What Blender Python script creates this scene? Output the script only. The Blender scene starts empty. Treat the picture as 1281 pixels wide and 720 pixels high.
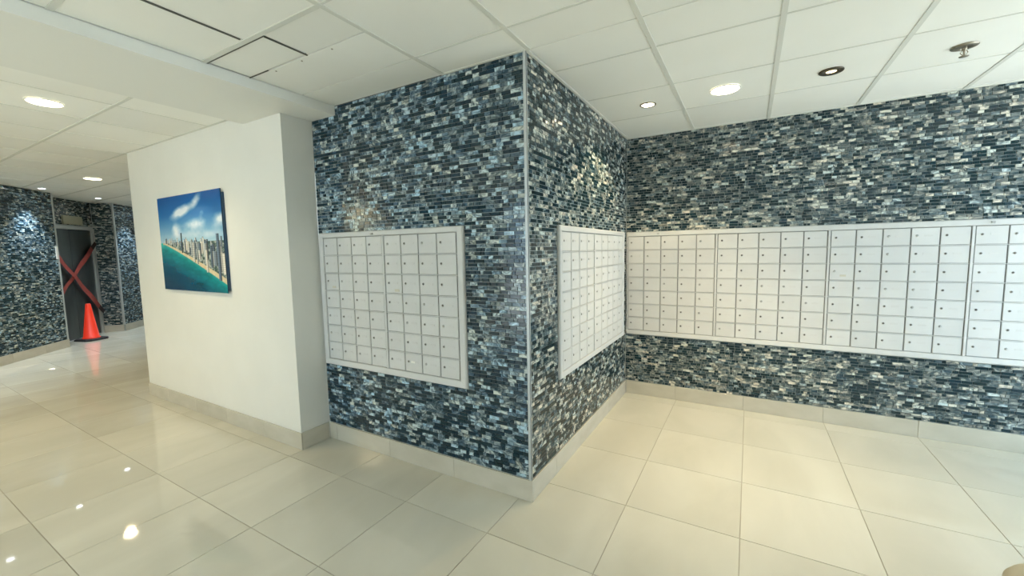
import bpy, bmesh, math, random
import numpy as np
from mathutils import Matrix, Vector
random.seed(7)
rng = np.random.default_rng(7)
scene = bpy.context.scene

# ------------------------------------------------------------------ camera
H = 2.632            # ceiling height
T = 0.6              # floor and ceiling tile module
CAM = Vector((1.112, -2.1251, 1.5344)); YAW, PITCH, ROLL, FPX = -0.5225, -0.0912, -0.018, 515.48
fw = Vector((math.sin(YAW)*math.cos(PITCH), math.cos(YAW)*math.cos(PITCH), math.sin(PITCH)))
rt0 = Vector((math.cos(YAW), -math.sin(YAW), 0)); up0 = rt0.cross(fw)
rt = rt0*math.cos(ROLL)+up0*math.sin(ROLL); up = -rt0*math.sin(ROLL)+up0*math.cos(ROLL)
cd = bpy.data.cameras.new('camera'); cam = bpy.data.objects.new('camera', cd); scene.collection.objects.link(cam)
cd.sensor_width = 36; cd.lens = 36*FPX/1281; cd.clip_start = .02
cam.matrix_world = Matrix(((rt.x, up.x, -fw.x, CAM.x), (rt.y, up.y, -fw.y, CAM.y), (rt.z, up.z, -fw.z, CAM.z), (0, 0, 0, 1)))
scene.camera = cam
def to_px(p):
    d = Vector(p)-CAM; z = d.dot(fw)
    if z < .05: return None
    return 640.5+FPX*d.dot(rt)/z, 360-FPX*d.dot(up)/z

# ------------------------------------------------------------------ world, exposure
w = bpy.data.worlds.new('world'); scene.world = w; w.use_nodes = True
bg = w.node_tree.nodes['Background']; bg.inputs[0].default_value = (.60, .82, 1, 1); bg.inputs[1].default_value = 4.1
scene.view_settings.view_transform = 'Standard'; scene.view_settings.look = 'None'
scene.view_settings.exposure = 0.14; scene.view_settings.gamma = 1; scene.view_settings.use_curve_mapping = False
sun = bpy.data.lights.new('sun', 'SUN'); sun.energy = 12; sun.color = (1, .96, .88); sun.angle = .01
so = bpy.data.objects.new('sun', sun); scene.collection.objects.link(so); so.rotation_euler = (math.radians(28), 0, math.radians(6)); so.location = (0, -12, 12)
WARM = (1.0, .79, .47); COOL = (.74, .88, 1.0)
# (x, y, watts, colour, half angle of the beam, blend, kind of fixture)
LAMPS = [(.400, 1.262, 29, WARM, 60, .4, 'ring'), (.930, 1.243, 88, WARM, 43, 1., 'wide'), (1.530, 1.270, 20, WARM, 38, .9, 'dark'),
         (-3.232, -1.142, 38, WARM, 72, 1., 'wide'), (-6.85, .055, 58, WARM, 78, .8, 'wide'),
         (-5.30, -3.30, 105, WARM, 78, .8, 'wide'),  # unseen lamp, added to brighten the corridor and its ceiling
         (-6.90, -1.85, 62, COOL, 41, .8, 'spot'), (-7.69, -.98, 62, COOL, 41, .8, 'spot'), (-8.55, -.08, 62, COOL, 41, .8, 'spot'),
         (-9.40, .80, 62, COOL, 41, .8, 'spot'), (-10.2, 1.7, 62, COOL, 41, .8, 'spot'),
         (.60, -3.6, 22, (1, .95, .85), 78, .8, 'wide'), (-2.4, -3.6, 14, (1, .93, .8), 78, .8, 'wide'), (2.4, -2.9, 34, (1, .9, .72), 78, .8, 'wide')]  # three unseen lobby lamps, added as fill light

# ------------------------------------------------------------------ materials
def mat(name, col=(.8, .8, .8), rough=.5, metal=0., spec=.5, coat=0.):
    m = bpy.data.materials.new(name); m.use_nodes = True
    b = m.node_tree.nodes['Principled BSDF']
    b.inputs['Base Color'].default_value = (*col, 1); b.inputs['Roughness'].default_value = rough
    b.inputs['Metallic'].default_value = metal; b.inputs['Specular IOR Level'].default_value = spec
    b.inputs['Coat Weight'].default_value = coat; b.inputs['Coat Roughness'].default_value = .08
    return m
def nd(m, t, **kw):
    n = m.node_tree.nodes.new(t)
    for k, v in kw.items(): setattr(n, k, v)
    return n
def lk(m, a, b): m.node_tree.links.new(a, b)
def bsdf(m): return m.node_tree.nodes['Principled BSDF']
def noisy(m, c1, c2, scale, detail=4, stretch=(1, 1, 1), coord='Object', dist=0., lo=.3, hi=.7, rnd=0., bump=0.):
    tc = nd(m, 'ShaderNodeTexCoord'); mp = nd(m, 'ShaderNodeMapping'); mp.inputs['Scale'].default_value = stretch
    lk(m, tc.outputs[coord], mp.inputs[0]); vec = mp.outputs[0]
    oi = nd(m, 'ShaderNodeObjectInfo')
    if rnd:
        ad = nd(m, 'ShaderNodeVectorMath', operation='ADD'); sc = nd(m, 'ShaderNodeMath', operation='MULTIPLY'); sc.inputs[1].default_value = 37.
        lk(m, oi.outputs['Random'], sc.inputs[0]); lk(m, vec, ad.inputs[0]); lk(m, sc.outputs[0], ad.inputs[1]); vec = ad.outputs[0]
    n = nd(m, 'ShaderNodeTexNoise'); n.inputs['Scale'].default_value = scale; n.inputs['Detail'].default_value = detail; n.inputs['Distortion'].default_value = dist
    lk(m, vec, n.inputs['Vector'])
    r = nd(m, 'ShaderNodeMapRange'); r.inputs['From Min'].default_value = lo; r.inputs['From Max'].default_value = hi
    lk(m, n.outputs['Fac'], r.inputs['Value'])
    mx = nd(m, 'ShaderNodeMix', data_type='RGBA'); mx.inputs['A'].default_value = (*c1, 1); mx.inputs['B'].default_value = (*c2, 1)
    lk(m, r.outputs[0], mx.inputs['Factor']); out = mx.outputs['Result']
    if rnd:
        v = nd(m, 'ShaderNodeMapRange'); v.inputs['To Min'].default_value = 1-rnd; v.inputs['To Max'].default_value = 1+rnd*.3
        lk(m, oi.outputs['Random'], v.inputs['Value'])
        hs = nd(m, 'ShaderNodeHueSaturation'); lk(m, v.outputs[0], hs.inputs['Value']); lk(m, out, hs.inputs['Color']); out = hs.outputs[0]
    lk(m, out, bsdf(m).inputs['Base Color'])
    if bump:
        bp = nd(m, 'ShaderNodeBump'); bp.inputs['Strength'].default_value = bump; bp.inputs['Distance'].default_value = .002
        lk(m, n.outputs['Fac'], bp.inputs['Height']); lk(m, bp.outputs[0], bsdf(m).inputs['Normal'])
    return m
M = {}
M['floor'] = noisy(mat('polished_porcelain', rough=.035, spec=.5), (.62, .605, .515), (.53, .515, .43), 2.2, 6, (1, .45, 1), dist=.6, rnd=.07)
M['grout'] = mat('floor_grout', (.36, .33, .26), .8)
M['skirt'] = noisy(mat('skirting_porcelain', rough=.16), (.60, .57, .48), (.52, .49, .40), 5, 5, (1, 1, 2), rnd=.05)
M['paint'] = noisy(mat('white_wall_paint', rough=.34, spec=.4), (.80, .80, .75), (.77, .77, .72), 3, 3)
M['gyp'] = mat('soffit_paint', (.82, .83, .78), .6)
M['panel'] = noisy(mat('ceiling_panel_vinyl', rough=.5, spec=.35), (.93, .935, .88), (.905, .91, .85), 2.5, 3, rnd=.05)
M['tee'] = mat('ceiling_grid_enamel', (.70, .71, .65), .5)
M['plenum'] = mat('plenum_dark', (.12, .12, .10), .9)
M['wall'] = mat('mosaic_grout', (.42, .46, .45), .75)
M['metal'] = mat('brushed_trim', (.52, .55, .55), .42, .35)
M['box'] = noisy(mat('mailbox_enamel', rough=.36, spec=.45), (.665, .67, .655), (.625, .63, .615), 4, 3, (1, 1, 1), rnd=.045)
M['boxgap'] = mat('mailbox_gap', (.30, .30, .29), .5, .3)
M['lock'] = mat('lock_face', (.13, .12, .11), .35, .8)
M['lockring'] = mat('lock_ring', (.45, .45, .43), .35, .8)
M['card'] = mat('name_card', (.63, .63, .61), .5)
M['sticker'] = mat('worn_sticker', (.60, .57, .47), .6)
M['steel'] = noisy(mat('elevator_steel', rough=.30, metal=.85), (.16, .18, .18), (.09, .105, .11), 3, 3, (1, 1, .3))
M['steel_light'] = mat('elevator_header_steel', (.55, .57, .56), .3, .6)
M['tape'] = noisy(mat('red_barricade_tape', rough=.45), (.34, .06, .045), (.22, .045, .04), 20, 2)
M['tape_dark'] = mat('tape_end', (.03, .015, .015), .5)
M['cone'] = mat('cone_orange', (.95, .045, .015), .45)
M['cone_base'] = mat('cone_rubber', (.012, .013, .016), .6)
M['bronze'] = mat('downlight_dark_ring', (.10, .085, .06), .35, .7)
M['chrome'] = mat('downlight_ring', (.30, .27, .20), .3, .8)
M['white'] = mat('downlight_white', (.85, .84, .78), .4)
M['sprinkler'] = mat('sprinkler_metal', (.33, .30, .24), .35, .8)
M['beige'] = mat('beige_cover', (.56, .47, .31), .6)
M['beige_plate'] = mat('indicator_plate', (.42, .42, .30), .5)
M['ground'] = mat('outside_paving', (.76, .76, .73), .9)
M['backing'] = mat('picture_edge', (.02, .06, .12), .4)
def glow(name, col, s):
    m = mat(name, col, .4); b = bsdf(m); b.inputs['Emission Color'].default_value = (*col, 1); b.inputs['Emission Strength'].default_value = s; return m
M['glow_warm'] = glow('lens_warm', (1, .88, .62), 14); M['glow_cool'] = glow('lens_cool', (.86, .93, 1), 16); M['glow_dim'] = glow('lens_dim', (1, .80, .42), 3.5)

def mosaic_material():
    m = mat('shell_glass_mosaic', rough=.11, spec=.45); nt = m.node_tree
    at = nd(m, 'ShaderNodeAttribute', attribute_name='tint')
    at2 = nd(m, 'ShaderNodeAttribute', attribute_name='hue')
    tc = nd(m, 'ShaderNodeTexCoord'); geo = nd(m, 'ShaderNodeNewGeometry')
    mp = nd(m, 'ShaderNodeMapping'); mp.inputs['Scale'].default_value = (1, 1, 1.5); lk(m, geo.outputs['Position'], mp.inputs[0])
    n = nd(m, 'ShaderNodeTexNoise'); n.inputs['Scale'].default_value = 11; n.inputs['Detail'].default_value = 5; n.inputs['Distortion'].default_value = 3.2
    lk(m, mp.outputs[0], n.inputs['Vector'])
    r = nd(m, 'ShaderNodeMapRange'); r.inputs['From Min'].default_value = .30; r.inputs['From Max'].default_value = .72; r.inputs['To Min'].default_value = -.30; r.inputs['To Max'].default_value = .46
    lk(m, n.outputs['Fac'], r.inputs['Value'])
    mul = nd(m, 'ShaderNodeMath', operation='MULTIPLY'); lk(m, r.outputs[0], mul.inputs[0])
    # the darkest pieces are plain glass: the swirl fades out on them
    rr = nd(m, 'ShaderNodeMapRange'); rr.inputs['From Min'].default_value = .18; rr.inputs['From Max'].default_value = .42; lk(m, at.outputs['Fac'], rr.inputs['Value'])
    lk(m, rr.outputs[0], mul.inputs[1])
    ad = nd(m, 'ShaderNodeMath', operation='ADD'); lk(m, at.outputs['Fac'], ad.inputs[0]); lk(m, mul.outputs[0], ad.inputs[1])
    cr = nd(m, 'ShaderNodeValToRGB'); e = cr.color_ramp.elements
    e[0].position = 0; e[0].color = (.006, .024, .032, 1); e[1].position = 1; e[1].color = (.66, .68, .64, 1)
    for p, c in ((.22, (.010, .034, .048)), (.40, (.046, .080, .098)), (.60, (.135, .165, .176)), (.80, (.31, .34, .335))):
        x = e.new(p); x.color = (*c, 1)
    lk(m, ad.outputs[0], cr.inputs[0])
    mx = nd(m, 'ShaderNodeMix', data_type='RGBA', blend_type='MULTIPLY'); mx.inputs['Factor'].default_value = 1
    hr = nd(m, 'ShaderNodeValToRGB'); g = hr.color_ramp.elements
    g[0].position = 0; g[0].color = (.66, .97, 1.26, 1); g[1].position = 1; g[1].color = (1.13, 1.0, .88, 1)
    x = g.new(.5); x.color = (1.0, 1.02, .96, 1)
    lk(m, at2.outputs['Fac'], hr.inputs[0]); lk(m, cr.outputs[0], mx.inputs['A']); lk(m, hr.outputs[0], mx.inputs['B'])
    lk(m, mx.outputs['Result'], bsdf(m).inputs['Base Color'])
    return m
M['mosaic'] = mosaic_material()

# ------------------------------------------------------------------ helpers
def link(name, me, m=None, parent=None, loc=None, rz=None):
    o = bpy.data.objects.new(name, me); scene.collection.objects.link(o)
    if m and me is not None and not me.materials: me.materials.append(m)
    if parent: o.parent = parent
    if loc is not None: o.location = loc
    if rz is not None: o.rotation_euler = (0, 0, rz)
    return o
def tag(o, label=None, cat=None, group=None, kind=None):
    for k, v in (('label', label), ('category', cat), ('group', group), ('kind', kind)):
        if v: o[k] = v
    return o
def empty(name, loc, rz=0, **kw):
    o = bpy.data.objects.new(name, None); scene.collection.objects.link(o); o.location = loc; o.rotation_euler = (0, 0, rz); o.empty_display_size = .1
    return tag(o, **kw)
def box_me(name, b, bevel=0., m=None, seg=1):
    x0, x1, y0, y1, z0, z1 = b
    bm = bmesh.new(); bmesh.ops.create_cube(bm, size=1)
    for v in bm.verts: v.co = Vector(((x0+x1)/2+v.co.x*(x1-x0), (y0+y1)/2+v.co.y*(y1-y0), (z0+z1)/2+v.co.z*(z1-z0)))
    if bevel: bmesh.ops.bevel(bm, geom=bm.edges[:], offset=bevel, segments=seg, affect='EDGES', profile=.5)
    me = bpy.data.meshes.new(name); bm.to_mesh(me); bm.free()
    if m: me.materials.append(m)
    return me
def boxes_me(name, bs, m=None, bevel=0.):
    bm = bmesh.new()
    for (x0, x1, y0, y1, z0, z1) in bs:
        r = bmesh.ops.create_cube(bm, size=1)
        for v in r['verts']: v.co = Vector(((x0+x1)/2+v.co.x*(x1-x0), (y0+y1)/2+v.co.y*(y1-y0), (z0+z1)/2+v.co.z*(z1-z0)))
    if bevel: bmesh.ops.bevel(bm, geom=bm.edges[:], offset=bevel, segments=1, affect='EDGES')
    me = bpy.data.meshes.new(name); bm.to_mesh(me); bm.free()
    if m: me.materials.append(m)
    return me
def lathe_me(name, prof, n=32, m=None, smooth=True):
    vs, fs = [], []
    for k, (r, z) in enumerate(prof):
        for i in range(n): a = 2*math.pi*i/n; vs.append((r*math.cos(a), r*math.sin(a), z))
    for k in range(len(prof)-1):
        for i in range(n): j = (i+1) % n; fs.append((k*n+i, k*n+j, (k+1)*n+j, (k+1)*n+i))
    me = bpy.data.meshes.new(name); me.from_pydata(vs, [], fs)
    bm = bmesh.new(); bm.from_mesh(me); bmesh.ops.remove_doubles(bm, verts=bm.verts, dist=1e-5); bmesh.ops.recalc_face_normals(bm, faces=bm.faces)
    for f in bm.faces: f.smooth = smooth
    bm.to_mesh(me); bm.free()
    if m: me.materials.append(m)
    return me
def box(name, b, m, parent=None, bevel=0., **kw):
    return tag(link(name, box_me(name, b, bevel, m), None, parent), **kw)
def in_frame(p, pad=40):
    q = to_px(p); return q is not None and -pad < q[0] < 1281+pad and -pad < q[1] < 720+pad

# ------------------------------------------------------------------ floor
def field(parent, name, xs, ys, z0, z1, m, gap, keep, minpx=9, bevel=.0012, skip=None):
    """rectangular pieces: the ones the photograph shows at about 10 px or more are objects, the rest one joined part"""
    cache, rest, big = {}, [], []
    for i in range(len(xs)-1):
        for j in range(len(ys)-1):
            x0, x1, y0, y1 = xs[i], xs[i+1], ys[j], ys[j+1]; cx, cy = (x0+x1)/2, (y0+y1)/2
            if keep and not keep(cx, cy, x0, x1, y0, y1): continue
            pts = [to_px((x, y, z0)) for x in (x0, x1) for y in (y0, y1)]
            vis = sum(p is not None and -10 < p[0] < 1291 and -10 < p[1] < 730 for p in pts)
            size = 0
            if vis and all(pts): size = min(max(p[0] for p in pts)-min(p[0] for p in pts), 400)*(max(p[1] for p in pts)-min(p[1] for p in pts))
            elif vis: size = 1e5
            (big if size > minpx*minpx else rest).append((size, x0, x1, y0, y1))
    big.sort(reverse=True); rest += big[300:]; big = big[:300]
    for s, x0, x1, y0, y1 in big:
        k = (round(x1-x0, 3), round(y1-y0, 3))
        if k not in cache: cache[k] = box_me(name, (-k[0]/2+gap/2, k[0]/2-gap/2, -k[1]/2+gap/2, k[1]/2-gap/2, z0, z1), bevel, m)
        link(name, cache[k], None, parent, ((x0+x1)/2, (y0+y1)/2, 0))
    if rest:
        o = link(name, boxes_me(name, [(x0+gap/2, x1-gap/2, y0+gap/2, y1-gap/2, z0, z1) for s, x0, x1, y0, y1 in rest], m), None, parent); o['kind'] = 'stuff'
    return len(big), len(rest)

X0, X1, Y0, Y1 = -12.6, 4.1, -5.4, 4.2        # the building's footprint here
def beyond_L(x, y): return (x+8.2)*.7071+(y+.77)*.7071 < -.75
floor = box('floor', (X0, X1, Y0, Y1, -.15, -.004), M['grout'], kind='structure')
fx = [.5134+T*i for i in range(-22, 7)]; fy = [.2328+T*j for j in range(-10, 8)]
def keep_floor(cx, cy, x0, x1, y0, y1):
    if beyond_L(x1, y1) or x0 < X0 or x1 > X1+.4 or y1 > Y1+.2 or y0 < Y0-.4: return False
    if y0 > .02 and x1 < -.02 and x0 > -4.6: return False
    if y0 > 2.22 and x0 > -.05: return False
    return True
print('floor tiles', field(floor, 'floor_tile', fx, fy, -.0035, 0, M['floor'], .0032, keep_floor))

# ------------------------------------------------------------------ walls
wall_paint = box('wall_centre', (-4.67, -1.902, -.2528, 0.0, 0, H), M['paint'], kind='structure')
box('wall_corridor', (-13.0, -4.67, Y1-.1, Y1, 0, H), M['paint'], kind='structure')
box('wall_return', (-4.67, -4.55, 0.0, Y1, 0, H), M['paint'], kind='structure')
G = .006
wall_left = box('wall_left', (-1.902, -G, G, .12, 0, H), M['wall'], kind='structure')
wall_side = box('wall_side', (-.12, -G, .12, 2.2, 0, H), M['wall'], kind='structure')
wall_back = box('wall_back', (-.12, 3.6, 2.2+G, 2.32, 0, H), M['wall'], kind='structure')
# lobby sides behind and beside the viewer: painted piers, unseen openings placed to steer the daylight
wall_front = tag(link('wall_front', boxes_me('wall_front', [(-7.4, -3.3, Y0, Y0+.15, 0, H), (-1.4, X1, Y0, Y0+.15, 0, H), (-9.4, -1.6, Y0, Y0+.15, 2.45, H)]), M['paint']), kind='structure')
wall_right = tag(link('wall_right', boxes_me('wall_right', [(3.56, 3.68, 2.1, 2.32, 0, H), (3.56, 3.68, -5.25, -5.0, 0, H), (3.56, 3.68, -3.7, .25, 0, H), (3.56, 3.68, -5.0, -3.7, 2.5, H), (3.56, 3.68, .25, 2.1, 2.5, H)]), M['paint']), kind='structure')
box('ground', (-30, 30, -30, 30, -.6, -.16), M['ground'], kind='structure')

# ---- the far diagonal wall with the elevator recess (local x runs to the right along it, local -y comes out of it)
LO, LR = (-8.2, -.77, 0), math.radians(135)
wall_far = empty('wall_far', LO, LR, kind='structure')
wf = boxes_me('wall_far_core', [(-4.3, 1.30, G, .9, 0, H)], M['wall'])
wall_passage = tag(link('wall_passage', box_me('wall_passage', (2.80, 6.2, G, .9, 0, H), 0, M['wall']), None, None, LO, LR), kind='structure')
wall_recess = tag(link('wall_recess', box_me('wall_recess', (1.30, 2.80, .36+G, .9, 2.12, H), 0, M['wall']), None, None, LO, LR), kind='structure')
bpy.data.objects.remove(wall_far)
wall_far = tag(link('wall_far', wf, None, None, LO, LR), kind='structure')

# ------------------------------------------------------------------ mosaic
def mosaic(parent, frame, spans, rows=(.137, H), holes=(), nsingle=300, hues=(.3, 1.), tilt=.009, pitch=.0236, gap=.0022, thick=.005):
    """frame(s, out, z) -> local xyz of the parent; pieces cut round the mailbox banks"""
    V, F, tint, hue, singles = [], [], [], [], []
    mw = parent.matrix_basis.copy()
    z = rows[0]; k = 0
    while z < rows[1]-.004:
        z1 = min(z+pitch, rows[1])
        for (a, b) in spans:
            s = a-random.random()*.06
            while s < b:
                L = random.choice((.024, .036, .048, .048, .06, .072)); 
                lo, hi = max(s, a), min(s+L, b); s += L
                segs = [(lo, hi)]
                for (hx0, hx1, hz0, hz1) in holes:
                    if hz0 < (z+z1)/2 < hz1:
                        segs = [q for (p0, p1) in segs for q in ((p0, min(p1, hx0)), (max(p0, hx1), p1)) if q[1]-q[0] > .004]
                for lo, hi in segs:
                    if hi-lo < .006: continue
                    t = random.random(); t = .01+.17*random.random() if t < .35 else (.36+.22*random.random() if t < .72 else .58+.30*random.random())
                    h = random.uniform(*hues); tx, tz = random.gauss(0, tilt), random.gauss(0, tilt)
                    cx, cz, g = (lo+hi)/2, (z+z1)/2, gap/2
                    vs = [frame(x, 0, zz) for x, zz in ((lo+g, z+g), (hi-g, z+g), (hi-g, z1-g), (lo+g, z1-g))]
                    c = .0008
                    vs += [frame(x, thick+tx*(x-cx)+tz*(zz-cz), zz) for x, zz in ((lo+g+c, z+g+c), (hi-g-c, z+g+c), (hi-g-c, z1-g-c), (lo+g+c, z1-g-c))]
                    q = to_px(mw @ Vector(frame(cx, thick, cz))); sz = 0
                    if q and 0 < q[0] < 1281 and 0 < q[1] < 720:
                        q0, q1 = to_px(mw @ Vector(vs[4])), to_px(mw @ Vector(vs[6])); sz = abs(q1[0]-q0[0])*abs(q1[1]-q0[1]) if q0 and q1 else 0
                    singles.append((sz, vs, t, h))
        z = z1
    singles.sort(key=lambda e: -e[0])
    faces = [(4, 5, 6, 7), (0, 1, 5, 4), (1, 2, 6, 5), (2, 3, 7, 6), (3, 0, 4, 7)]
    def build(items):
        me = bpy.data.meshes.new('mosaic_tile'); vs, fs, tt, hh = [], [], [], []
        for sz, v, t, h in items:
            n = len(vs); vs += v; fs += [tuple(n+i for i in f) for f in faces]; tt += [t]*5; hh += [h]*5
        me.from_pydata(vs, [], fs)
        for nm, vals in (('tint', tt), ('hue', hh)):
            a = me.attributes.new(nm, 'FLOAT', 'FACE'); a.data.foreach_set('value', vals)
        me.materials.append(M['mosaic']); me.update(); return me
    for it in singles[:nsingle]: link('mosaic_tile', build([it]), None, parent)
    if len(singles) > nsingle:
        o = link('mosaic_tile', build(singles[nsingle:]), None, parent); o['kind'] = 'stuff'
    print('mosaic', parent.name, len(singles))
# outer rectangles of the three mailbox banks: (left, right, bottom, top) along their walls
BANK_A = (-1.875, -.452, .640, 1.695); BANK_C = (.420, 2.055, .645, 1.696); BANK_B = (.012, 3.42, .640, 1.698)
mosaic(wall_left, lambda s, o, z: (s, G-o, z), [(-1.900, -.012)], holes=[BANK_A], hues=(0, .48))  # bluer hue range: cool daylight on this wall put into the tile colour
mosaic(wall_side, lambda s, o, z: (-G+o, s, z), [(.014, 2.198)], holes=[BANK_C], tilt=.018)
mosaic(wall_back, lambda s, o, z: (s, 2.2+G-o, z), [(.002, 3.55)], holes=[BANK_B])
mosaic(wall_far, lambda s, o, z: (s, G-o, z), [(-2.2, 1.27)], nsingle=0, hues=(0, .7))
mosaic(wall_passage, lambda s, o, z: (s, G-o, z), [(2.86, 4.8)], nsingle=0, hues=(0, .7))
mosaic(wall_recess, lambda s, o, z: (s, .36+G-o, z), [(1.31, 2.80)], rows=(2.16, H), nsingle=0)
mosaic(wall_passage, lambda s, o, z: (2.80-o, s, z), [(.02, .355)], nsingle=0)

# ------------------------------------------------------------------ metal corner trims
def trim(name, b, parent=None): return box(name, b, M['metal'], parent, bevel=.001, kind=None if parent else 'structure')
tr = tag(link('trim_1', boxes_me('trim_1', [(-.014, .004, -.005, .004, .135, H), (-.004, .004, -.004, .012, .135, H)]), M['metal']), kind='structure')
for nm, b in (('trim_2', (1.27, 1.30, -.004, .03, .13, H)), ('trim_3', (2.80, 2.84, -.004, .03, .13, H))):
    o = tag(link(nm, box_me(nm, b, .001, M['metal']), None, None, LO, LR), kind='structure')

# ------------------------------------------------------------------ skirting: every slab its own piece
def skirting(name, origin, rz, spans, h=.1354, th=.012):
    core = tag(link(name, boxes_me(name, [(a+.001, b-.001, -.004, 0, 0, h-.004) for a, b in ((spans[0], spans[-1]),)], M['grout']), None, None, origin, rz), kind='structure')
    for a, b in zip(spans[:-1], spans[1:]):
        L = b-a
        me = box_me('skirting_tile', (-L/2+.0008, L/2-.0008, -th, -.003, 0, h), .0015, M['skirt'])
        link('skirting_tile', me, None, core, ((a+b)/2, 0, 0))
skirting('baseboard_left', (0, .002, 0), 0, [-1.888, -1.795, -1.192, -.588, .012])
skirting('baseboard_side', (-.002, 0, 0), math.radians(90), [0.0, .36, .96, 1.56, 2.188])
skirting('baseboard_back', (0, 2.202, 0), 0, [.012, .503, 1.103, 1.706, 2.312, 2.912, 3.55])
skirting('baseboard_centre', (0, -.251, 0), 0, [-4.672, -4.2, -3.6, -3.0, -2.4, -1.890])
skirting('baseboard_return', (-1.904, 0, 0), math.radians(90), [-.2535, -.010])
skirting('baseboard_far', LO, LR, [-2.2, -1.6, -1.0, -.4, .2, .8, 1.30])
for nm, sp in (('baseboard_corridor', [2.84, 3.5, 4.1, 4.7]),): skirting(nm, LO, LR, sp)
c = bpy.data.objects.new('tmp', None)
skirting('baseboard_recess', (LO[0]+2.80*-.7071, LO[1]+2.80*.7071, 0), LR-math.pi/2, [-.355, -.0])

# ------------------------------------------------------------------ elevator in the recess
dr = empty('door_1', LO, LR, kind='structure')
bpy.data.objects.remove(dr)
dr = tag(link('door_1', boxes_me('door_1', [(1.31, 2.77, .362, .42, 0, 2.12)], M['steel']), None, None, LO, LR), kind='structure')
for a, b in ((1.55, 2.14), (2.145, 2.70)): box('door_panel', (a, b, .350, .361, .005, 2.085), M['steel'], dr, .002)
box('door_jamb', (2.705, 2.775, .325, .362, 0, 2.12), M['steel_light'], dr, .003)
box('door_header', (1.40, 2.70, .30, .362, 2.075, 2.135), M['steel_light'], dr, .003)
box('door_sill', (1.5, 2.72, .30, .350, 0.0, .008), M['steel_light'], dr)
def onfar(name, b, m, bevel=.002, **kw): return tag(link(name, box_me(name, b, bevel, m), None, None, LO, LR), **kw)
onfar('floor_indicator', (2.02, 2.50, .335, .362, 2.17, 2.33), M['beige_plate'], .004, label='beige rectangular indicator plate on the tiled wall above the far elevator door', cat='sign')
onfar('call_plate', (1.235, 1.275, -.012, .001, 1.52, 1.74), M['white'], .002, label='narrow white plate on the edge of the tiled wall left of the elevator', cat='panel')
def tape(p, q, label, y, cat='tape'):
    (s0, z0), (s1, z1) = p, q; L = math.hypot(s1-s0, z1-z0); n = 24; vs, fs = [], []; dx, dz = (s1-s0)/L, (z1-z0)/L
    for i in range(n+1):
        t = i/n; w_ = .042*(1+.18*math.sin(9*t+s0*5)); cx, cz = s0+(s1-s0)*t, z0+(z1-z0)*t; yy = y+.010*math.sin(7*t*math.pi)*math.sin(math.pi*t)
        for sg in (-1, 1):
            for d in (0, .0015): vs.append((cx-sg*w_*dz, yy-d, cz+sg*w_*dx))
    for i in range(n):
        a = 4*i; b = a+4
        fs += [(a+1, a+3, b+3, b+1), (a, b, b+2, a+2), (a, a+1, b+1, b), (a+2, b+2, b+3, a+3)]
    fs += [(0, 2, 3, 1), (4*n, 4*n+1, 4*n+3, 4*n+2)]
    me = bpy.data.meshes.new('barricade_tape'); me.from_pydata(vs, [], fs); me.materials.append(M['tape']); me.materials.append(M['tape_dark'])
    for f in me.polygons:
        f.use_smooth = False
        cz = sum(me.vertices[v].co.x for v in f.vertices)/len(f.vertices)
        if cz > s1-(s1-s0)*.07: f.material_index = 1
    o = link('barricade_tape', me, None, None, LO, LR); return tag(o, label=label, cat=cat)
tape((1.40, .55), (2.765, 1.83), 'strip of red barricade tape rising to the right across the elevator door', .318)
tape((1.40, 1.95), (2.765, .42), 'strip of red barricade tape falling to the right across the elevator door', .298)

# ------------------------------------------------------------------ traffic cone
def cone(x, y, rz):
    t = empty('traffic_cone', (x, y, 0), rz, label='red-orange traffic cone on a black base in front of the elevator', cat='cone')
    bm = bmesh.new(); n = 8
    pts = []
    for i in range(4):
        a = math.pi/4+i*math.pi/2
        for d in (-.18, .18): pts.append((.23*math.cos(a+d), .23*math.sin(a+d)))
    r1 = [bm.verts.new((p[0], p[1], 0)) for p in pts]; r2 = [bm.verts.new((p[0], p[1], .025)) for p in pts]; r3 = [bm.verts.new((p[0]*.93, p[1]*.93, .036)) for p in pts]
    bm.faces.new(r1[::-1]); bm.faces.new(r3)
    for A, B in ((r1, r2), (r2, r3)):
        for i in range(n): bm.faces.new((A[i], A[(i+1) % n], B[(i+1) % n], B[i]))
    me = bpy.data.meshes.new('base'); bm.to_mesh(me); bm.free(); link('base', me, M['cone_base'], t)
    link('body', lathe_me('body', [(.125, .034), (.127, .045), (.122, .055), (.112, .06), (.037, .67), (.030, .685), (.022, .685), (.022, .66), (.10, .06)], 40, M['cone']), None, t)
    return t
cone(-9.58, .55, math.radians(20))

# ------------------------------------------------------------------ ceilings
ceiling = box('ceiling', (X0, X1, Y0, Y1, H+.05, H+.2), M['plenum'], kind='structure')
gx = [.022+T*i for i in range(-22, 8)]; gy = [.339+T*j for j in range(-10, 8)]
def inside(x0, x1, y0, y1):
    return not (beyond_L(x1, y1) or x0 < X0-.3 or x1 > X1+.35 or y0 < Y0-.35 or y1 > Y1+.3)
SOF0, SOF1 = -2.40, -1.62
def clipx(xs, a, b): return [a]+[x for x in xs if a+.02 < x < b-.02]+[b]
# lobby side: x from the soffit to the right wall
print('ceiling', field(ceiling, 'ceiling_panel', clipx(gx, -.578, 3.9), clipx(gy, Y0+.1, 0.0)[:-1]+[0.0], H+.003, H+.018, M['panel'], .006, lambda cx, cy, *a: not (cx < 0 and cy > 0)))
field(ceiling, 'ceiling_panel', clipx(gx, 0.0, 3.9), [0.0]+[.339+T*j for j in range(0, 4)]+[2.2], H+.003, H+.018, M['panel'], .006, None)
field(ceiling, 'ceiling_panel', [-1.62, -1.178, -.578], clipx([g for g in gy if g < -.86], Y0+.1, -.861), H+.003, H+.018, M['panel'], .008, None)
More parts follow.
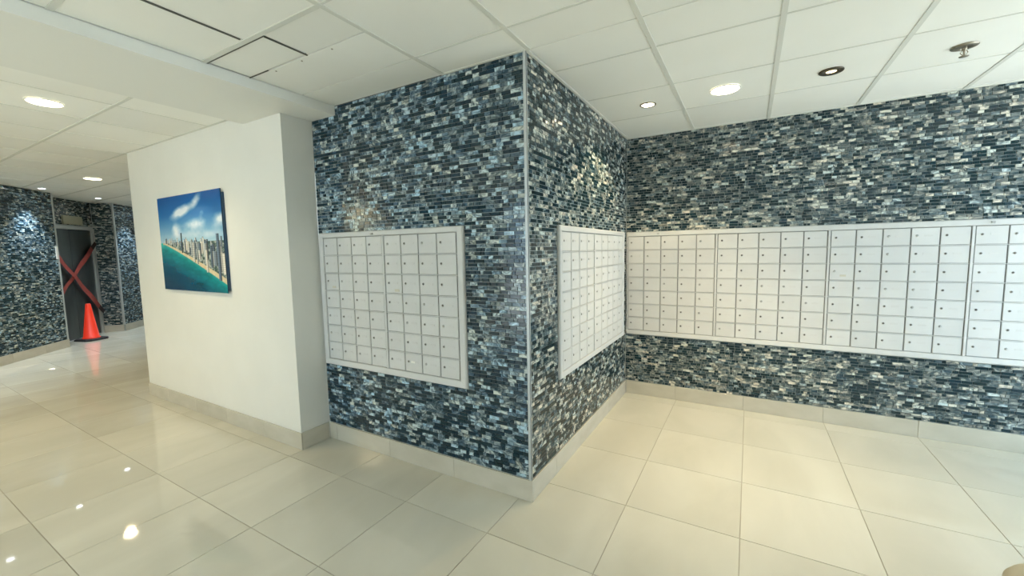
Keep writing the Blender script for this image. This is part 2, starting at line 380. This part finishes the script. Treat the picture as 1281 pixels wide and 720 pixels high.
# the odd strip by the soffit: small lift-out panel, an L of fixed sheet, sagging edge joints
def pan(b, dz=0.): x0, x1, y0, y1 = b; box('ceiling_panel', (x0+.003, x1-.003, y0+.003, y1-.003, H+.003+dz, H+.016+dz), M['panel'], ceiling, .001)
pan((-1.616, -1.055, -.842, -.605), .001); pan((-1.045, -.585, -.852, -.600)); pan((-1.62, -.585, -.600, -.262), -.001); pan((-1.62, -.585, -.262, 0), -.0015)
link('panel_gap', boxes_me('panel_gap', [(-1.056, -1.048, -.836, -.60, H-.0015, H+.004), (-1.187, -1.178, -1.46, -.885, H-.0015, H+.004), (-1.615, -1.05, -.847, -.840, H-.0015, H+.004), (-1.62, -1.42, -.609, -.604, H-.0015, H+.003)], M['plenum']), None, ceiling)
for x in (-.875, -1.14, -1.392): link('screw', lathe_me('screw', [(0, H-.0012), (.005, H-.001), (.005, H+.003)], 10, M['sprinkler']), None, ceiling, (x, -.575, 0))
# corridor side, lattice seen beyond the soffit
cgx = [-2.92-T*i for i in range(16, -1, -1)]+[-2.40]
def keep_c(cx, cy, x0, x1, y0, y1): return not beyond_L(x1+.2, y1+.2) and not (y0 > -.2 and x0 > -4.66)
print('corridor', field(ceiling, 'ceiling_panel', cgx, [g for g in gy if g < 4.2], H+.003, H+.016, M['panel'], .007, keep_c))
field(ceiling, 'ceiling_panel', [-2.40, -1.62], [Y0, -.3], H+.003, H+.016, M['panel'], .0, None, 1e9)
# grid: main runners and cross tees
def bar(name, b): return box(name, b, M['tee'], ceiling, .0006)
for x in [g for g in gx if .3 < g < 3.9]: bar('ceiling_runner', (x-.013, x+.013, Y0+.1, 2.2, H-.001, H+.012))
bar('ceiling_runner', (.009, .035, Y0+.1, -.0, H-.001, H+.012)); bar('ceiling_runner', (-.591, -.565, Y0+.1, 0, H-.0012, H+.012))
for j, y in enumerate([g for g in gy if Y0 < g < 2.1]):
    xs = clipx(gx, -.578 if y < 0 else 0., 3.9)
    for a, b in zip(xs[:-1], xs[1:]): bar('ceiling_cross_tee', (a+.013, b-.013, y-.006, y+.006, H+.0005, H+.010))
for y in (-.861, -1.461, -2.061, -2.661): bar('ceiling_runner', (-1.618, -.591, y-.014, y+.014, H-.001, H+.012))
for y in (-.261, -.861, -1.461, -2.061, -2.661, .339, .939, 1.539, 2.139, 2.739): bar('ceiling_runner', (max(-12.2, -8.97-y-.35), -2.40 if y < 0 and y < -.3 else -4.67, y-.012, y+.012, H-.001, H+.012))
for x in cgx[:-1]:
    for y0, y1 in zip(gy[:-1], gy[1:]):
        cy = (y0+y1)/2
        if keep_c(x, cy, x, x, y0, y1) and (y1 < -.2 or x < -4.67): bar('ceiling_cross_tee', (x-.005, x+.005, y0+.012, y1-.012, H+.0005, H+.010))
# wall angles
for b in ((.0, .018, 0, 2.2), (0.018, 3.9, 2.182, 2.2), (-.57, 0.0, -.016, 0), (-4.67, -2.40, -.2688, -.2528)):
    bar('wall_angle', (b[0], b[1], b[2], b[3], H-.0015, H+.012))
soffit = tag(link('ceiling_soffit', box_me('ceiling_soffit', (SOF0, SOF1, Y0+.15, -.0005, 2.5676, H+.04), .004, M['gyp'])), kind='structure')
# cut back where it meets the white wall: keep it in front of that wall only
me = soffit.data; bm = bmesh.new()
for b in ((SOF0, SOF1, Y0+.15, -.2528, 2.5676, H+.04), (-1.902, SOF1, -.2528, -.0005, 2.5676, H+.04)):
    r = bmesh.ops.create_cube(bm, size=1)
    for v in r['verts']: v.co = Vector(((b[0]+b[1])/2+v.co.x*(b[1]-b[0]), (b[2]+b[3])/2+v.co.y*(b[3]-b[2]), (b[4]+b[5])/2+v.co.z*(b[5]-b[4])))
bm.to_mesh(me); bm.free()

# ------------------------------------------------------------------ mailbox banks
lock_me = lathe_me('lock', [(0, .0045), (.0052, .0045), (.0060, .0035), (.0062, 0)], 12, M['lock'])
ring_me = lathe_me('lock_ring', [(.0062, .0028), (.0088, .0022), (.0092, 0)], 14, M['lockring'])
for me_ in (lock_me, ring_me): me_.transform(Matrix.Rotation(math.radians(90), 4, 'X'))
lock_shiny = lock_me.copy(); lock_shiny.materials.clear(); lock_shiny.materials.append(M['lockring'])
door_cache = {}
def bank(origin, rz, rect, inner, units, label, group=None, left_bar=True, emblem=()):
    x0, x1, z0, z1 = rect; ix0, ix1, iz0, iz1 = inner; D1 = .022
    t = empty('mailbox_bank', (origin[0], origin[1], 0), rz, label=label, cat='mailboxes')
    box('back_plate', (x0+.004, x1-.004, -.006, 0, z0+.004, z1-.004), M['boxgap'], t)
    # mitred frame of four bars with a chamfered outer edge and a step down to the doors
    O = [(x0, z0), (x1, z0), (x1, z1), (x0, z1)]; I = [(ix0, iz0), (ix1, iz0), (ix1, iz1), (ix0, iz1)]
    for k in range(4):
        a, b, c_, d = O[k], O[(k+1) % 4], I[(k+1) % 4], I[k]
        def ins(p, q, e):   # step from outer to inner by e metres, per axis
            return (p[0]+math.copysign(min(e, abs(q[0]-p[0])*.45), q[0]-p[0]), p[1]+math.copysign(min(e, abs(q[1]-p[1])*.45), q[1]-p[1]))
        a2, b2 = ins(a, d, .006), ins(b, c_, .006); c2, d2 = ins(c_, b, .004), ins(d, a, .004)
        ring = [(a, 0), (a, .014), (a2, D1), (d2, D1), (d, D1-.005), (d, 0)]; ring2 = [(b, 0), (b, .014), (b2, D1), (c2, D1), (c_, D1-.005), (c_, 0)]
        vs = [(p[0], -o_, p[1]) for p, o_ in ring]+[(p[0], -o_, p[1]) for p, o_ in ring2]
        fs = [(i, (i+1) % 6, 6+(i+1) % 6, 6+i) for i in range(6)]+[tuple(range(5, -1, -1)), tuple(range(6, 12))]
        me = bpy.data.meshes.new('frame_bar'); me.from_pydata(vs, [], fs)
        bm = bmesh.new(); bm.from_mesh(me); bmesh.ops.recalc_face_normals(bm, faces=bm.faces); bm.to_mesh(me); bm.free()
        link('frame_bar', me, M['box'], t)
    rows = 7; ph = (iz1-iz0)/rows
    for r in range(1, rows): box('shelf_rail', (ix0, ix1, -.0205, -.006, iz0+r*ph-.0028, iz0+r*ph+.0028), M['box'], t, .0008)
    for (a, b, n) in units:
        if a > ix0+.01: box('divider', (units[units.index((a, b, n))-1][1]+.002, a-.002, -.022, -.006, iz0+.001, iz1-.001), M['box'], t, .001)
        pw = (b-a)/n
        for c_ in range(n):
            for r in range(rows):
                k = (round(pw, 4), round(ph, 4))
                if k not in door_cache: door_cache[k] = box_me('mailbox_door', (-pw/2+.0042, pw/2-.0042, -.0175, -.007, -ph/2+.0048, ph/2-.0048), .0016, M['box'])
                d = link('mailbox_door', door_cache[k], None, t, (a+(c_+.5)*pw, random.uniform(-.0012, .0006), iz0+(r+.5)*ph), 0)
                lx, lz = -pw*.285, ph*.045
                shiny = random.random() < .25
                link('lock', lock_shiny if shiny else lock_me, None, d, (lx, -.0172, lz)); link('lock_ring', ring_me, None, d, (lx, -.0172, lz))
                if 'nc' not in door_cache: door_cache['nc'] = box_me('name_card', (-.024, .024, -.0012, 0, -.006, .006), 0, M['card'])
                link('name_card', door_cache['nc'], None, d, (pw*.10, -.0172, lz))
                st = STICK.get((label[:4], c_+sum(u[2] for u in units[:units.index((a, b, n))]), rows-1-r))
                if st: tag(link('sticker', box_me('sticker', (-st[2], st[2], -.0014, 0, -st[3], st[3]), 0, M[st[4]]), None, d, (st[0], -.0173, st[1])), label='small worn sticker')
    for ex in emblem: box('frame_lock', (ex-.010, ex+.010, -.034, -D1+.001, z1-.030, z1-.018), M['lockring'], t, .002)
    return t
STICK = {('left', 4, 2): (.03, -.045, .022, .009, 'sticker'), ('left', 0, 2): (.02, -.040, .020, .008, 'sticker'), ('left', 5, 6): (-.005, .006, .018, .008, 'white'),
         ('long', 10, 2): (.01, -.030, .020, .008, 'sticker'), ('long', 16, 2): (.02, -.02, .008, .005, 'sticker')}
bank((0, 0), 0, BANK_A, (-1.826, -.500, .690, 1.657), [(-1.820, -1.170, 4), (-1.150, -.505, 4)], 'left-hand white metal mailbox bank of eight columns beside the white painted wall', emblem=(-1.26,))
bank((0, 0), math.radians(90), BANK_C, (.456, 2.005, .690, 1.657), [(.460, 1.122, 4), (1.158, 2.000, 5)], 'white metal mailbox bank of nine columns on the short side wall of the alcove')
bank((0, 2.2), 0, BANK_B, (.020, 3.385, .685, 1.652), [(.023, .834, 5), (.853, 1.676, 5), (1.695, 2.518, 5), (2.537, 3.380, 5)], 'long white metal mailbox bank running right along the back wall of the alcove', emblem=(.32, 2.62))

# ------------------------------------------------------------------ picture on the white wall
def picture():
    W_, H_ = 1.205, .893; nx, ny = 300, 222
    u = (np.arange(nx+1)/nx)[None, :].repeat(ny+1, 0); v = (np.arange(ny+1)/ny)[:, None].repeat(nx+1, 1)   # v down from the top
    def vn(x, y, seed, oct=5):
        out = np.zeros_like(x); amp = 1.; tot = 0.
        r = np.random.default_rng(seed); g = r.random((64, 64))
        for o_ in range(oct):
            fx_, fy_ = x*2**o_, y*2**o_; ix, iy = np.floor(fx_).astype(int), np.floor(fy_).astype(int); tx, ty = fx_-ix, fy_-iy
            tx = tx*tx*(3-2*tx); ty = ty*ty*(3-2*ty); G_ = lambda a, b: g[a % 64, b % 64]
            out += amp*((G_(ix, iy)*(1-tx)+G_(ix+1, iy)*tx)*(1-ty)+(G_(ix, iy+1)*(1-tx)+G_(ix+1, iy+1)*tx)*ty); tot += amp; amp *= .5
        return out/tot
    def mixc(a, b, t): return a*(1-t[..., None])+b*t[..., None]
    C_ = lambda *c: np.array(c, float)/255
    hz = .49+.0*u
    sky = mixc(C_(14, 84, 160)+0*u[..., None], C_(60, 130, 190)+0*u[..., None], np.clip(v/.35, 0, 1)); sky = mixc(sky, C_(168, 203, 222)+0*u[..., None], np.clip((v-.2)/.28, 0, 1)**1.2)
    cl = lambda cx, cy, sx, sy, ang: np.exp(-((((u-cx)*math.cos(ang)+(v-cy)*math.sin(ang))/sx)**2+((-(u-cx)*math.sin(ang)+(v-cy)*math.cos(ang))/sy)**2))
    n1 = vn(u*5, v*7, 3)
    m_ = 1.35*cl(.38, .17, .17, .055, -.25)+.85*cl(.66, .07, .10, .05, -.6)+.95*cl(.62, .31, .24, .06, -.1)+1.0*cl(.28, .36, .06, .07, .8)+.9*cl(.97, .28, .12, .07, -.3)+.6*cl(.5, .42, .6, .05, 0)+.5*cl(.72, .2, .05, .035, -.3)
    sky = mixc(sky, C_(236, 243, 248)+0*u[..., None], np.clip((m_*(n1*2.0)-.30)*1.25, 0, .9))
    # shore line: from far left on the horizon to the right edge lower down
    sh = .50+.40*np.clip((u-.06)/.94, 0, 1)**1.15
    d = v-sh
    sea = mixc(C_(12, 140, 140)+0*u[..., None], C_(6, 92, 118)+0*u[..., None], np.clip(d/.25, 0, 1)); sea = mixc(sea, C_(4, 50, 84)+0*u[..., None], np.clip((d-.15)/.30, 0, 1))
    sea = mixc(sea, C_(70, 175, 165)+0*u[..., None], np.clip(1-d/.06, 0, 1)*.8); sea = sea*(0.8+.4*vn(u*12, v*26, 5))[..., None]
    img = np.where((v < hz)[..., None], sky, sea)
    n2 = vn(u*60, v*50, 9, 3)
    land = mixc(C_(60, 84, 80)+0*u[..., None], C_(176, 182, 176)+0*u[..., None], np.clip((n2-.35)*3, 0, 1))
    landm = (v >= hz) & (d < 0) & (u > .05); img = np.where(landm[..., None], land, img)
    beach = (d > -.030*(.3+u)) & (d < .012*(.4+u)) & (u > .04); img = np.where(beach[..., None], C_(222, 205, 168)*(.9+.15*n2[..., None]), img)
    r = random.Random(4)
    towers = []
    for i in range(95):
        a = r.random()**.8; base = .50+(.40*max(0, (a-.06)/.94)**1.15)*r.uniform(.1, .86); s = .25+base-.5
        towers.append((base, .06+a*.94, r.uniform(.012, .022)*(.5+2.0*(base-.5)/.3+.3), r.uniform(.05, .11)*(.6+2.2*(base-.5)/.3)))
    towers += [(.60, .365, .022, .21), (.88, .915, .040, .46), (.70, .55, .030, .20), (.72, .60, .022, .16), (.80, .74, .032, .22)]
    for base, a, wd, hh in sorted(towers):
        msk = (np.abs(u-a) < wd/2) & (v > base-hh) & (v < base)
        tone = r.choice([(206, 208, 202), (170, 178, 180), (120, 134, 146), (226, 222, 210), (92, 108, 124)])
        if (base, a) in ((.60, .365),): tone = (40, 56, 76)
        if (base, a) == (.88, .915): tone = (104, 122, 142)
        c_ = C_(*tone)*(1-.28*((v*220).astype(int) % 3 == 0))[..., None]; c_ = c_*np.where(u > a+wd*.1, .70, 1.08)[..., None]
        img = np.where(msk[..., None], c_, img)
    img = np.clip(img, 0, 1)
    lin = np.where(img <= .04045, img/12.92, ((img+.055)/1.055)**2.4)
    xs = (u*W_).ravel(); zs = (H_-v*H_).ravel()
    co = np.stack([xs, np.full_like(xs, -.0262), zs], 1)
    idx = np.arange((nx+1)*(ny+1)).reshape(ny+1, nx+1)
    q = np.stack([idx[1:, :-1], idx[1:, 1:], idx[:-1, 1:], idx[:-1, :-1]], -1).reshape(-1, 4)
    me = bpy.data.meshes.new('print'); me.from_pydata(co.tolist(), [], q.tolist())
    ca = me.color_attributes.new('photo', 'FLOAT_COLOR', 'POINT'); ca.data.foreach_set('color', np.concatenate([lin.reshape(-1, 3), np.ones((len(xs), 1))], 1).ravel())
    m = mat('photo_print', rough=.18, coat=.4); a = nd(m, 'ShaderNodeAttribute', attribute_name='photo'); lk(m, a.outputs['Color'], bsdf(m).inputs['Base Color']); me.materials.append(m)
    t = empty('wall_picture', (-3.985, -.2528, 1.2085), 0, label='unframed aerial photograph of a beach city and sea on the white wall', cat='picture')
    box('panel', (0, W_, -.026, -.018, 0, H_), M['backing'], t, .001)
    link('print', me, None, t)
    box('hanging_frame', (.05, W_+.008, -.018, 0, .02, H_-.03), M['backing'], t, .002)
picture()

# ------------------------------------------------------------------ ceiling lamps and sprinkler
LB = ['small downlight with a thin dark ring, lit, nearest the inner corner of the alcove', 'broad bright white downlight over the alcove, between two ringed ones', 'downlight with a wide dark ring and a dim lens over the long mailbox bank',
      'broad bright downlight nearest the viewer in the corridor ceiling', 'broad bright downlight in the corridor ceiling left of the white wall edge', 'unseen broad downlight added on the left to brighten the corridor', 'small corridor spot by the diagonal tiled wall, furthest to the left outside the picture',
      'small corridor spot by the diagonal tiled wall, next outside the picture', 'small bright spot close above the tiled wall left of the elevator', 'small bright spot in front of the elevator recess',
      'small corridor spot beyond the elevator', 'unseen broad fill lamp added behind the viewer in the lobby', 'unseen broad fill lamp added behind the viewer on the left of the lobby', 'unseen broad fill lamp added behind the viewer on the right of the lobby']
def downlight(i, x, y, wt, col, ang, blend, kind):
    rr = {'ring': (.060, .045), 'wide': (.098, .088), 'dark': (.066, .028), 'spot': (.052, .038)}[kind]
    t = empty('downlight', (x, y, H), 0, label=LB[i], cat='ceiling light', group='round downlights in the panelled ceiling')
    R, r = rr; mm = {'ring': M['chrome'], 'wide': M['white'], 'dark': M['bronze'], 'spot': M['white']}[kind]
    link('trim_ring', lathe_me('trim_ring', [(R, .001), (R, -.004), (R-.004, -.007), (r+.004, -.006), (r, -.003), (r, .004)], 36, mm), None, t)
    gm = M['glow_cool'] if kind == 'spot' else (M['glow_dim'] if kind == 'dark' else M['glow_warm'])
    link('lens', lathe_me('lens', [(0, -.010 if kind == 'wide' else -.003), (r*.6, -.0095 if kind == 'wide' else -.003), (r*.93, -.007 if kind == 'wide' else -.002), (r, -.003), (r, .002)], 32, gm), None, t)
    ld = bpy.data.lights.new('downlight_beam', 'SPOT'); ld.energy = wt*LK; ld.color = col; ld.spot_size = math.radians(2*ang); ld.spot_blend = blend; ld.shadow_soft_size = r*.6
    lo = bpy.data.objects.new('downlight_beam', ld); scene.collection.objects.link(lo); lo.parent = t; lo.location = (0, 0, -.03-r*0.2)
LK = 1.6
for i, L in enumerate(LAMPS): downlight(i, *L)
s = empty('fire_sprinkler', (2.13, 1.27, H), 0, label='small metal fire sprinkler hanging from the ceiling near the right edge', cat='sprinkler')
link('escutcheon', lathe_me('escutcheon', [(.058, .001), (.057, -.003), (.045, -.007), (.016, -.009), (.016, -.002)], 32, M['sprinkler']), None, s)
link('body', lathe_me('body', [(.011, -.004), (.011, -.02), (.006, -.022), (.004, -.048), (.007, -.052), (0, -.053)], 16, M['sprinkler']), None, s)
link('deflector', lathe_me('deflector', [(0, -.052), (.021, -.053), (.021, -.0545), (0, -.0545)], 16, M['sprinkler']), None, s)
for sg in (-1, 1):
    vs = [(sg*.010, -.002, -.020), (sg*.010, .002, -.020), (sg*.017, .002, -.034), (sg*.017, -.002, -.034), (sg*.005, .002, -.050), (sg*.005, -.002, -.050)]
    vs += [(v[0]-sg*.003, v[1], v[2]) for v in vs]
    me = bpy.data.meshes.new('frame_arm'); me.from_pydata(vs, [], [(0, 1, 2, 3), (3, 2, 4, 5), (6, 9, 8, 7), (9, 11, 10, 8), (0, 3, 9, 6), (3, 5, 11, 9), (1, 7, 8, 2), (2, 8, 10, 4)]); link('frame_arm', me, M['sprinkler'], s)

# ------------------------------------------------------------------ the beige round top that just enters at the bottom right
st = empty('round_stool', (1.99, -.355, 0), 0, label='beige round-topped stool cut off by the bottom right corner of the picture', cat='stool')
link('seat', lathe_me('seat', [(0, .50), (.13, .50), (.150, .495), (.160, .48), (.162, .46), (.155, .44), (0, .44)], 48, M['beige']), None, st)
link('post', lathe_me('post', [(.03, .441), (.03, .02), (.03, .015)], 20, M['metal']), None, st)
link('foot', lathe_me('foot', [(0, .022), (.04, .022), (.13, .010), (.14, 0), (0, 0)], 40, M['metal']), None, st)
for o in list(bpy.data.objects):
    if o.name.startswith('tmp'): bpy.data.objects.remove(o)
